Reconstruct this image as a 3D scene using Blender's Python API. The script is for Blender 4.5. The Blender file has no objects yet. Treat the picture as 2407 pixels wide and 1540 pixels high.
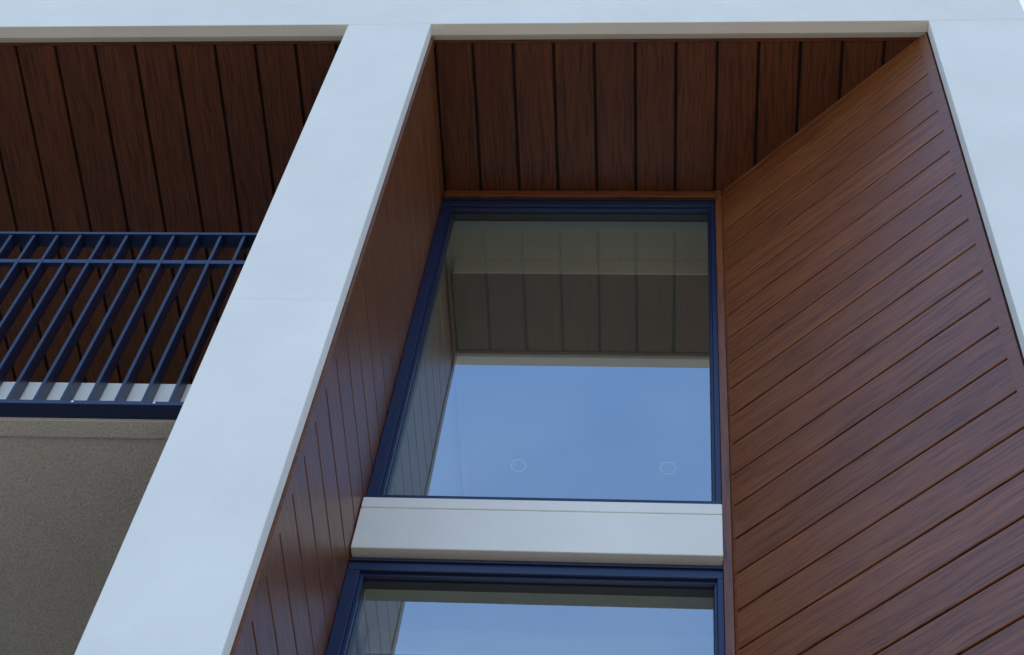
import bpy, math, random
from mathutils import Vector, Matrix
random.seed(4)
S=4/3
scn=bpy.context.scene
GZ=-7.0   # ground level in model units

# ------------------------------------------------------------ materials
def mat(name):
    m=bpy.data.materials.new(name); m.use_nodes=True
    nt=m.node_tree; b=nt.nodes['Principled BSDF']; return m,nt,b
def N(nt,t,**k):
    n=nt.nodes.new(t)
    for a,v in k.items(): setattr(n,a,v)
    return n
def ramp(nt,stops):
    r=N(nt,'ShaderNodeValToRGB'); e=r.color_ramp.elements
    while len(e)<len(stops): e.new(.5)
    for i,(p,c) in enumerate(stops):
        e[i].position=p; e[i].color=(*c,1)
    return r
def stucco(name,col,bump=.25,scale=220,var=.05,grain=0.0):
    m,nt,b=mat(name); L=nt.links
    tc=N(nt,'ShaderNodeTexCoord')
    n1=N(nt,'ShaderNodeTexNoise'); n1.inputs['Scale'].default_value=1.7; n1.inputs['Detail'].default_value=9; n1.inputs['Roughness'].default_value=.6
    L.new(tc.outputs['Object'],n1.inputs['Vector'])
    r=ramp(nt,[(.3,tuple(c*(1-var) for c in col)),(.7,tuple(min(1,c*(1+var*.4)) for c in col))])
    L.new(n1.outputs['Fac'],r.inputs['Fac'])
    n2=N(nt,'ShaderNodeTexNoise'); n2.inputs['Scale'].default_value=scale; n2.inputs['Detail'].default_value=3
    L.new(tc.outputs['Object'],n2.inputs['Vector'])
    rg=ramp(nt,[(.3,(1-grain,)*3),(.6,(1,1,1))]); L.new(n2.outputs['Fac'],rg.inputs['Fac'])
    mx=N(nt,'ShaderNodeMix',data_type='RGBA',blend_type='MULTIPLY'); mx.inputs[0].default_value=1
    L.new(r.outputs['Color'],mx.inputs[6]); L.new(rg.outputs['Color'],mx.inputs[7])
    L.new(mx.outputs[2],b.inputs['Base Color'])
    bp=N(nt,'ShaderNodeBump'); bp.inputs['Strength'].default_value=bump; bp.inputs['Distance'].default_value=.004
    L.new(n2.outputs['Fac'],bp.inputs['Height']); L.new(bp.outputs['Normal'],b.inputs['Normal'])
    b.inputs['Roughness'].default_value=.85
    b.inputs['Specular IOR Level'].default_value=.25
    return m
M_white=stucco('white_render',(.85,.815,.765),.35,180,.07,.05)
M_beigeshade=stucco('beige_shade_render',(.44,.41,.36),.8,130,.08,.18)  # frame underside's shade and warm bounce put into the colour; also back wall
M_beige2=stucco('balcony_soffit_render',(.66,.61,.54),1.0,110,.10,.22)
M_inner=stucco('interior_plaster',(.88,.88,.80),.05,60)
M_ceilshade=stucco('shaded_ceiling_board',(.27,.285,.275),.05,60)  # shade of the dropped underside put into a darker grey than its fascia
M_innerwall=stucco('interior_wall_paint',(.42,.43,.39),.05,60)
M_floor=stucco('interior_floor',(.78,.77,.69),.05,60)
M_joint,_,b=mat('joint_tone'); b.inputs['Base Color'].default_value=(.72,.70,.66,1)  # slightly darker colour of the thin render joints
def metal(name,col,rough):
    m,nt,b=mat(name)
    b.inputs['Base Color'].default_value=(*col,1); b.inputs['Roughness'].default_value=rough
    b.inputs['Specular IOR Level'].default_value=.6
    tc=N(nt,'ShaderNodeTexCoord'); n=N(nt,'ShaderNodeTexNoise'); n.inputs['Scale'].default_value=500
    nt.links.new(tc.outputs['Object'],n.inputs['Vector'])
    bp=N(nt,'ShaderNodeBump'); bp.inputs['Strength'].default_value=.06; bp.inputs['Distance'].default_value=.001
    nt.links.new(n.outputs['Fac'],bp.inputs['Height']); nt.links.new(bp.outputs['Normal'],b.inputs['Normal'])
    return m
M_navy=metal('navy_powdercoat',(.009,.018,.066),.33)
M_rail=metal('railing_powdercoat',(.008,.014,.042),.33)
M_black=metal('black_gasket',(.010,.011,.016),.5)
M_dark,_,b=mat('dark_backing'); b.inputs['Base Color'].default_value=(.014,.007,.005,1); b.inputs['Roughness'].default_value=.8

def wood(name,c0,c1,c2,rough=.34,fs=.36,spec=.6):
    m,nt,b=mat(name); L=nt.links
    tc=N(nt,'ShaderNodeTexCoord'); sep=N(nt,'ShaderNodeSeparateXYZ'); L.new(tc.outputs['Object'],sep.inputs[0])
    at=N(nt,'ShaderNodeAttribute'); at.attribute_name='plank'   # per-plank random number
    off=N(nt,'ShaderNodeMath',operation='MULTIPLY'); off.inputs[1].default_value=37.
    L.new(at.outputs['Fac'],off.inputs[0])
    ax=N(nt,'ShaderNodeMath',operation='ADD'); L.new(sep.outputs['X'],ax.inputs[0]); L.new(off.outputs[0],ax.inputs[1])
    cmb=N(nt,'ShaderNodeCombineXYZ'); L.new(ax.outputs[0],cmb.inputs['X']); L.new(sep.outputs['Y'],cmb.inputs['Y']); L.new(off.outputs[0],cmb.inputs['Z'])
    wn=N(nt,'ShaderNodeTexNoise'); wn.inputs['Scale'].default_value=2.6; wn.inputs['Detail'].default_value=2
    L.new(cmb.outputs[0],wn.inputs['Vector'])
    wm=N(nt,'ShaderNodeMath',operation='MULTIPLY_ADD'); wm.inputs[1].default_value=.05
    L.new(wn.outputs['Fac'],wm.inputs[0]); L.new(sep.outputs['Y'],wm.inputs[2])
    def streak(sx,sy,det,ro=.65):
        a=N(nt,'ShaderNodeMath',operation='MULTIPLY'); a.inputs[1].default_value=sx; L.new(ax.outputs[0],a.inputs[0])
        c=N(nt,'ShaderNodeMath',operation='MULTIPLY'); c.inputs[1].default_value=sy; L.new(wm.outputs[0],c.inputs[0])
        cb=N(nt,'ShaderNodeCombineXYZ'); L.new(a.outputs[0],cb.inputs['X']); L.new(c.outputs[0],cb.inputs['Y']); L.new(off.outputs[0],cb.inputs['Z'])
        t=N(nt,'ShaderNodeTexNoise'); t.inputs['Scale'].default_value=1; t.inputs['Detail'].default_value=det; t.inputs['Roughness'].default_value=ro
        L.new(cb.outputs[0],t.inputs['Vector']); return t
    big=streak(1.3,42,5); fine=streak(5,130,3)
    r=ramp(nt,[(.22,c0),(.5,c1),(.78,c2)]); L.new(big.outputs['Fac'],r.inputs['Fac'])
    r2=ramp(nt,[(.36,(fs,fs*.93,fs*.9)),(.53,(1,1,1))]); L.new(fine.outputs['Fac'],r2.inputs['Fac'])
    mx=N(nt,'ShaderNodeMix',data_type='RGBA',blend_type='MULTIPLY'); mx.inputs[0].default_value=.85
    L.new(r.outputs['Color'],mx.inputs[6]); L.new(r2.outputs['Color'],mx.inputs[7])
    pv=N(nt,'ShaderNodeMapRange'); pv.inputs['To Min'].default_value=.92; pv.inputs['To Max'].default_value=1.08
    L.new(at.outputs['Fac'],pv.inputs['Value'])
    hs=N(nt,'ShaderNodeHueSaturation'); L.new(pv.outputs[0],hs.inputs['Value']); L.new(mx.outputs[2],hs.inputs['Color'])
    L.new(hs.outputs['Color'],b.inputs['Base Color'])
    # grain also modulates gloss
    rr=N(nt,'ShaderNodeMapRange'); rr.inputs['To Min'].default_value=rough+.10; rr.inputs['To Max'].default_value=rough-.06
    L.new(fine.outputs['Fac'],rr.inputs['Value']); L.new(rr.outputs[0],b.inputs['Roughness'])
    b.inputs['Specular IOR Level'].default_value=spec
    bp=N(nt,'ShaderNodeBump'); bp.inputs['Strength'].default_value=.3; bp.inputs['Distance'].default_value=.0014
    L.new(fine.outputs['Fac'],bp.inputs['Height']); L.new(bp.outputs['Normal'],b.inputs['Normal'])
    return m
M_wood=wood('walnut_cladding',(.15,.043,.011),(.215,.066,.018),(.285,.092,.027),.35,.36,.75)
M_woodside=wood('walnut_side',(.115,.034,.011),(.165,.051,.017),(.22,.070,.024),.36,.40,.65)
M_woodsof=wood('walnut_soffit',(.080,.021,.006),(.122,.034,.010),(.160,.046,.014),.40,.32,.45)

def glass():
    m=bpy.data.materials.new('window_glass'); m.use_nodes=True; nt=m.node_tree; L=nt.links; nt.nodes.clear()
    out=N(nt,'ShaderNodeOutputMaterial'); g=N(nt,'ShaderNodeNewGeometry')
    d=N(nt,'ShaderNodeVectorMath',operation='DOT_PRODUCT'); L.new(g.outputs['Incoming'],d.inputs[0]); L.new(g.outputs['Normal'],d.inputs[1])
    a=N(nt,'ShaderNodeMath',operation='ABSOLUTE'); L.new(d.outputs['Value'],a.inputs[0])
    o=N(nt,'ShaderNodeMath',operation='SUBTRACT'); o.inputs[0].default_value=1; L.new(a.outputs[0],o.inputs[1])
    p=N(nt,'ShaderNodeMath',operation='POWER'); p.inputs[1].default_value=5; L.new(o.outputs[0],p.inputs[0])
    q=N(nt,'ShaderNodeMath',operation='MULTIPLY_ADD'); q.inputs[1].default_value=3.2; q.inputs[2].default_value=.44; q.use_clamp=True; L.new(p.outputs[0],q.inputs[0])
    t=N(nt,'ShaderNodeBsdfTransparent'); t.inputs[0].default_value=(.93,.97,.92,1)
    gl=N(nt,'ShaderNodeBsdfGlossy'); gl.inputs['Roughness'].default_value=0.0; gl.inputs['Color'].default_value=(.84,.93,1,1)
    tc=N(nt,'ShaderNodeTexCoord'); n=N(nt,'ShaderNodeTexNoise'); n.inputs['Scale'].default_value=1.3; n.inputs['Detail'].default_value=1
    L.new(tc.outputs['Object'],n.inputs['Vector'])
    bp=N(nt,'ShaderNodeBump'); bp.inputs['Strength'].default_value=.15; bp.inputs['Distance'].default_value=.004
    L.new(n.outputs['Fac'],bp.inputs['Height']); L.new(bp.outputs['Normal'],gl.inputs['Normal'])
    mx=N(nt,'ShaderNodeMixShader'); L.new(q.outputs[0],mx.inputs[0]); L.new(t.outputs[0],mx.inputs[1]); L.new(gl.outputs[0],mx.inputs[2])
    L.new(mx.outputs[0],out.inputs['Surface']); return m
M_glass=glass()

# ------------------------------------------------------------ helpers
def empty(name):
    e=bpy.data.objects.new(name,None); scn.collection.objects.link(e); return e
def mesh_obj(name,verts,faces,m,parent=None,bevel=0):
    me=bpy.data.meshes.new(name); me.from_pydata([tuple(v) for v in verts],[],faces); me.update()
    o=bpy.data.objects.new(name,me); scn.collection.objects.link(o); me.materials.append(m)
    if parent: o.parent=parent
    if bevel:
        bv=o.modifiers.new('b','BEVEL'); bv.width=bevel*S; bv.segments=2; bv.limit_method='ANGLE'
    return o
BF=[(0,3,2,1),(4,5,6,7),(0,1,5,4),(1,2,6,5),(2,3,7,6),(3,0,4,7)]
def bv(x0,x1,y0,y1,z0,z1):
    return [Vector(p)*S for p in ((x0,y0,z0),(x1,y0,z0),(x1,y1,z0),(x0,y1,z0),(x0,y0,z1),(x1,y0,z1),(x1,y1,z1),(x0,y1,z1))]
def box(name,x0,x1,y0,y1,z0,z1,m,parent,bevel=0):
    return mesh_obj(name,bv(x0,x1,y0,y1,z0,z1),BF,m,parent,bevel)
def boxes(name,lst,m,parent,bevel=0):
    V=[];F=[]
    for b in lst:
        k=len(V); V+=bv(*b); F+=[tuple(i+k for i in f) for f in BF]
    return mesh_obj(name,V,F,m,parent,bevel)
def planks(name,O,X,Y,Nn,l0,l1,strips,m,parent,bev=.003,t=.014,trims=()):
    """O origin, X along plank, Y across, Nn outward normal; strips=(y0,y1) faces at Z=0."""
    V=[];F=[];R=[]
    def prism(prof,a,b,rv):
        k=len(V); n=len(prof)
        for xx in (a,b):
            for (y,z) in prof: V.append(Vector((xx,y,z))*S)
        for i in range(n):
            j=(i+1)%n; F.append((k+i,k+j,k+n+j,k+n+i)); R.append(rv)
        F.append(tuple(k+i for i in reversed(range(n)))); R.append(rv)
        F.append(tuple(k+n+i for i in range(n))); R.append(rv)
    for (y0,y1) in strips:
        prism([(y0,-t),(y0,-bev),(y0+bev,0),(y1-bev,0),(y1,-bev),(y1,-t)],l0,l1,random.random())
    for (a,b,y0,y1,z1) in trims:
        prism([(y0,-t),(y0,z1-.001),(y0+.001,z1),(y1-.001,z1),(y1,z1-.001),(y1,-t)],a,b,random.random()*.4)
    o=mesh_obj(name,V,F,m,parent)
    at=o.data.attributes.new('plank','FLOAT','FACE')
    for i,v in enumerate(R): at.data[i].value=v
    Xv,Yv,Nv=Vector(X).normalized(),Vector(Y).normalized(),Vector(Nn).normalized()
    M=Matrix((Xv,Yv,Nv)).transposed().to_4x4(); M.translation=Vector(O)*S
    o.matrix_world=M
    import bmesh
    bm=bmesh.new(); bm.from_mesh(o.data); bmesh.ops.recalc_face_normals(bm,faces=bm.faces); bm.to_mesh(o.data); bm.free()
    return o

B=empty('apartment_building')
XL=-3.0     # left end of the left bay
XR=2.394
D=.682
YB=3.6      # rear of the building
# ------------------------------------------------------------ white frame
boxes('white_frame',[(XL-.32,XR,0,.046,0,.62),            # top beam
        (0,.3,0,.046,GZ,-.0005),(2.056,XR,0,.046,GZ,-.0005),(XL-.32,XL,0,.046,GZ,-.0005)],M_white,B,.0025)
boxes('frame_underside',[(XL,-.002,.0465,.06,-.006,.6),(.302,2.05,.0465,.06,-.006,.6)],M_beigeshade,B)
boxes('render_joint',[(2.066,XR-.003,-.0004,.001,.007,.009),(.006,.294,-.0004,.001,-1.915,-1.914),(.006,.294,-.0004,.001,-4.15,-4.149)],M_joint,B)
boxes('building_mass',[(XL-.32,XR,.062,YB,.03,.60),         # roof slab
      (.012,.285,.047,YB,GZ,.028),                        # fin wall core
      (XL-.32,XL-.02,.047,YB,GZ,.028),
      (2.075,XR,.047,YB,GZ,.028),
      (XL-.019,.011,1.91,YB,GZ,.028)],M_white,B)
# solid filling behind the splayed wall
mesh_obj('splay_core',[Vector(p)*S for z in (GZ,.028) for p in ((1.37,.72,z),(2.07,.085,z),(2.07,YB,z),(1.37,YB,z))],
    [(0,3,2,1),(4,5,6,7),(0,1,5,4),(1,2,6,5),(2,3,7,6),(3,0,4,7)],M_innerwall,B)

# ------------------------------------------------------------ soffits
def strips(a,b,p,first,gap):
    out=[];x=first
    while x>a: x-=p
    while x<b:
        lo=max(a,x+gap/2); hi=min(b,x+p-gap/2)
        if hi-lo>.02: out.append((lo,hi))
        x+=p
    return out
# local: X along +y, Y across = +x ; normal -z  (X x Y = y x x = -z)
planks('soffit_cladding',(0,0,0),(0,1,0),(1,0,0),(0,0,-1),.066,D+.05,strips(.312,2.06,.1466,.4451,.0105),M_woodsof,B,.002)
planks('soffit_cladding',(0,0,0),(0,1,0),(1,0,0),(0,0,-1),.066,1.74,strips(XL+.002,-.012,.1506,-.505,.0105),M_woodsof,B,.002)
boxes('soffit_backing',[(.29,2.06,.062,D+.06,.0115,.028),(XL,.0,.062,1.76,.0115,.028)],M_dark,B)
# trims (run along x)
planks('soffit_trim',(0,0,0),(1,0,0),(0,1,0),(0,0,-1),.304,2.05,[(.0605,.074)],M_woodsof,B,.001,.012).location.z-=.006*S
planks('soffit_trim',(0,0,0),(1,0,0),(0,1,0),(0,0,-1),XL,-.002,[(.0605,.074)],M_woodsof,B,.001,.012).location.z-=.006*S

# ------------------------------------------------------------ left side wall of right bay (normal +x), planks along y
H=-GZ
def hstrips(gap):
    out=[]; z=.0
    while z<H:
        out.append((max(z+gap/2,.004),min(z+.1466-gap/2,H))); z+=.1466
    return out
# local X=+y, Y=-z : y x -z = -x  -> need +x so X=-y
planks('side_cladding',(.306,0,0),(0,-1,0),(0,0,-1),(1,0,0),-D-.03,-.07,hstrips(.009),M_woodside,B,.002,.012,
       trims=[(-.085,-.0475,.003,H,.003)])
box('side_backing',.288,.2935,.05,D+.03,GZ,.01,M_dark,B)
# left bay side of the fin wall
planks('side_cladding',(-.004,0,0),(0,1,0),(0,0,-1),(-1,0,0),.05,1.74,hstrips(.0055),M_woodside,B,.002,.012)
box('side_backing',-.0,.011,.05,1.74,GZ,.01,M_dark,B)
# ------------------------------------------------------------ splayed wall
P0=Vector((1.349,D,0)); P1=Vector((2.052,.0475,0)); dv=(P1-P0); Ls=dv.length; dv.normalize()
X=-dv; Yv=Vector((0,0,-1)); nv=X.cross(Yv)
planks('splayed_cladding',P1,X,Yv,nv,.028,Ls-.012,hstrips(.0085),M_wood,B,.002,.012,
       trims=[(0,.034,.0005,H,.004),(Ls-.014,Ls+.004,.0005,H,.004),(.036,Ls-.016,-.002,.014,.005)])
q=[P0-nv*.0125,P1-nv*.0125,P1-nv*.018,P0-nv*.018]
mesh_obj('splayed_backing',[Vector((p.x,p.y,z))*S for z in (GZ,.0) for p in q],BF,M_dark,B)
# ------------------------------------------------------------ window wall
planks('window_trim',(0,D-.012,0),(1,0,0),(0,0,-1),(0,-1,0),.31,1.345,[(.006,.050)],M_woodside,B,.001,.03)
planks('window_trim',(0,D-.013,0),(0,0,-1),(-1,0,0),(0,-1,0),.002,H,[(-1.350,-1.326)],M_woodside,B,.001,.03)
def window(z1,z0,tag):
    x0,x1=.3075,1.3255; y=D-.004
    w=empty('window'); w.parent=B
    tl,tr,tt,tb=.036,.016,.052,.036
    boxes('outer_frame',[(x0,x1,y,y+.07,z1-tt,z1),(x0,x1,y,y+.07,z0,z0+tb),(x0,x0+tl,y+.001,y+.07,z0+tb,z1-tt),(x1-tr,x1,y+.001,y+.07,z0+tb,z1-tt)],M_navy,w,.0012)
    a,b_,c,d=x0+tl,x1-tr,z1-tt,z0+tb
    boxes('glazing_bead',[(a,b_,y+.012,y+.06,c-.009,c-.0003),(a,b_,y+.012,y+.06,d+.0003,d+.008),(a+.0003,a+.010,y+.0125,y+.06,d+.008,c-.009),(b_-.008,b_-.0003,y+.0125,y+.06,d+.008,c-.009)],M_navy,w,.001)
    boxes('gasket',[(a+.01,b_-.008,y+.030,y+.055,c-.015,c-.009),(a+.01,b_-.008,y+.030,y+.055,d+.008,d+.011),(a+.01,a+.0125,y+.0305,y+.055,d+.011,c-.015),(b_-.0105,b_-.008,y+.0305,y+.055,d+.011,c-.015)],M_black,w)
    mesh_obj('glass',[Vector(p)*S for p in ((a,y+.056,d),(b_,y+.056,d),(b_,y+.056,c),(a,y+.056,c))],[(0,1,2,3)],M_glass,w)
    boxes('head_drip',[(x0,x1,y-.006,y-.0003,z1-.020,z1-.016)],M_black,w)
    return w
ZW=[(-.055,-1.915),(-2.160,-4.12),(-4.365,-6.35)]
for i,(a,b_) in enumerate(ZW): window(a,b_,i)
for z in (-1.922,-4.127,-6.357):
    hi=.230 if z>-6 else .63
    box('spandrel',.309,1.3255,D-.032,D+.12,z-hi,z-.0535,M_white,B,.003)
    box('sill',.309,1.3255,D-.033,D+.12,z-.0515,z-.006,M_white,B,.003)
# ------------------------------------------------------------ interiors (rooms run through to an unseen rear opening added for daylight)
for (a,b_) in ZW:
    zc=a+.03; zf=b_-.12
    box('room_ceiling',.30,1.3695,D+.075,YB,zc,zc+.02,M_inner,B)
    box('dropped_ceiling',.335,1.369,.965,YB,zc-.10,zc-.001,M_ceilshade,B)
    box('dropped_ceiling_fascia',.334,1.369,.958,.9645,zc-.101,zc-.001,M_inner,B)
    box('room_floor',.30,1.3695,D+.13,YB,zf-.03,zf,M_floor,B)
    box('room_wall',.286,.2995,D+.04,YB,zf,zc+.02,M_innerwall,B)
    box('room_back',.30,1.369,YB-.1,YB,zf+.0005,zf+.25,M_inner,B)
    for (cx,cy) in ((.55,1.87),(1.16,1.87)):
        bpy.ops.mesh.primitive_torus_add(major_radius=.030*S,minor_radius=.004*S,location=(cx*S,cy*S,(zc-.101)*S))
        o=bpy.context.object; o.name='downlight'; o.data.materials.append(M_white); o.parent=B
# ------------------------------------------------------------ left bay balconies
for zb in (-2.346,-4.55):
    boxes('balcony_slab',[(XL,-.003,.100,.155,zb,zb+.161),(XL,-.003,.1555,1.75,zb+.012,zb+.11)],M_beige2,B,.003)
    box('balcony_fascia',XL,-.003,.0965,.0995,zb+.003,zb+.163,M_white,B,.001)
    R=empty('balcony_railing')
    zt=zb+.885; y0,y1=.050,.0955
    boxes('rails',[(XL,-.004,y0,y1,zt-.012,zt),(XL,-.004,y0+.004,y0+.02,zt-.174,zt-.155),(XL,-.004,y0,y1,zb+.001,zb+.016)],M_navy,R,.001)
    L=[];C=[];x=-.0625;i=0
    while x>XL+.03:
        L.append((x-.0045,x+.0045,y0+.003,y1-.003,zb+.0165,zt-.0125))
        if i%3==1: C.append((x+.030,x+.036,y0-.0015,y0-.0002,zb+.006,zb+.012))
        x-=.0701; i+=1
    boxes('balusters',L,M_rail,R,.0008)
    boxes('screw_caps',C,M_white,R)
boxes('left_bay_back_wall',[(XL,-.02,1.75,1.9,GZ,.01)],M_beigeshade,B)
# ------------------------------------------------------------ ground
def paving():
    m,nt,b=mat('concrete_paving'); L=nt.links
    tc=N(nt,'ShaderNodeTexCoord'); br=N(nt,'ShaderNodeTexBrick'); br.inputs['Scale'].default_value=1
    br.inputs['Color1'].default_value=(.44,.36,.25,1); br.inputs['Color2'].default_value=(.40,.33,.23,1); br.inputs['Mortar'].default_value=(.2,.18,.15,1)
    br.inputs['Mortar Size'].default_value=.01
    L.new(tc.outputs['Object'],br.inputs['Vector']); L.new(br.outputs['Color'],b.inputs['Base Color']); b.inputs['Roughness'].default_value=.9
    return m
M_pave=paving(); M_asph=stucco('asphalt',(.06,.06,.06),.5,90,.1); M_gr=stucco('dry_ground',(.36,.29,.19),.3,8,.2)
z=GZ*S
def sheet(name,x0,x1,y0,y1,zz,m): return mesh_obj(name,[(x0,y0,zz),(x1,y0,zz),(x1,y1,zz),(x0,y1,zz)],[(0,1,2,3)],m)
sheet('ground',-600,600,-600,600,z-.14,M_gr)
mesh_obj('pavement',[Vector(p) for p in ((-60,-18,z-.3),(60,-18,z-.3),(60,30,z-.3),(-60,30,z-.3),(-60,-18,z),(60,-18,z),(60,30,z),(-60,30,z))],BF,M_pave)
sheet('road',-600,600,-27,-18.01,z-.136,M_asph)

# ------------------------------------------------------------ light
w=bpy.data.worlds.new('World'); scn.world=w; w.use_nodes=True; nt=w.node_tree
sky=nt.nodes.new('ShaderNodeTexSky'); sky.sky_type='NISHITA'; sky.sun_disc=False
EL=58
sky.sun_elevation=math.radians(EL); sky.sun_rotation=0; sky.air_density=1.0; sky.dust_density=.3; sky.ozone_density=2.0
hs=nt.nodes.new('ShaderNodeHueSaturation'); hs.inputs['Saturation'].default_value=1.15
nt.links.new(sky.outputs[0],hs.inputs['Color'])
# thin high haze, added to brighten the sky mirrored in the glass
tc=nt.nodes.new('ShaderNodeTexCoord'); mp=nt.nodes.new('ShaderNodeMapping'); mp.inputs['Scale'].default_value=(1.5,3.5,5)
nz=nt.nodes.new('ShaderNodeTexNoise'); nz.inputs['Scale'].default_value=1.6; nz.inputs['Detail'].default_value=5; nz.inputs['Distortion'].default_value=.4
nt.links.new(tc.outputs['Generated'],mp.inputs[0]); nt.links.new(mp.outputs[0],nz.inputs['Vector'])
mr=nt.nodes.new('ShaderNodeMapRange'); mr.inputs['From Min'].default_value=.32; mr.inputs['From Max'].default_value=.72
mr.inputs['To Min'].default_value=.05; mr.inputs['To Max'].default_value=.36; nt.links.new(nz.outputs['Fac'],mr.inputs['Value'])
mx=nt.nodes.new('ShaderNodeMix'); mx.data_type='RGBA'; mx.inputs[7].default_value=(2.2,2.9,4.0,1)
nt.links.new(mr.outputs[0],mx.inputs[0]); nt.links.new(hs.outputs[0],mx.inputs[6])
bg=nt.nodes['Background']; nt.links.new(mx.outputs[2],bg.inputs[0]); bg.inputs[1].default_value=.365
sd=bpy.data.lights.new('sun','SUN'); sd.energy=4.3; sd.angle=math.radians(.5); sd.color=(1,.93,.82)
so=bpy.data.objects.new('sun',sd); scn.collection.objects.link(so)
dirv=Vector((0,math.cos(math.radians(EL)),math.sin(math.radians(EL))))
so.rotation_euler=dirv.to_track_quat('Z','Y').to_euler(); so.location=(0,10,20)

# ------------------------------------------------------------ camera
yaw,p,roll=-.1816,1.0023,.1638
f=Vector((math.sin(yaw)*math.cos(p),math.cos(yaw)*math.cos(p),math.sin(p)))
r=Vector((math.cos(yaw),-math.sin(yaw),0)); u=r.cross(f)
r2=r*math.cos(roll)+u*math.sin(roll); u2=-r*math.sin(roll)+u*math.cos(roll)
cd=bpy.data.cameras.new('camera'); co=bpy.data.objects.new('camera',cd); scn.collection.objects.link(co)
M=Matrix((r2,u2,-f)).transposed().to_4x4(); M.translation=Vector((1.2070,-2.3605,-5.8025))*S
co.matrix_world=M; cd.sensor_width=36; cd.lens=4075.1/2407*36; cd.clip_end=2000; cd.clip_start=.1
scn.camera=co
scn.view_settings.view_transform='Standard'; scn.view_settings.look='None'; scn.view_settings.exposure=0
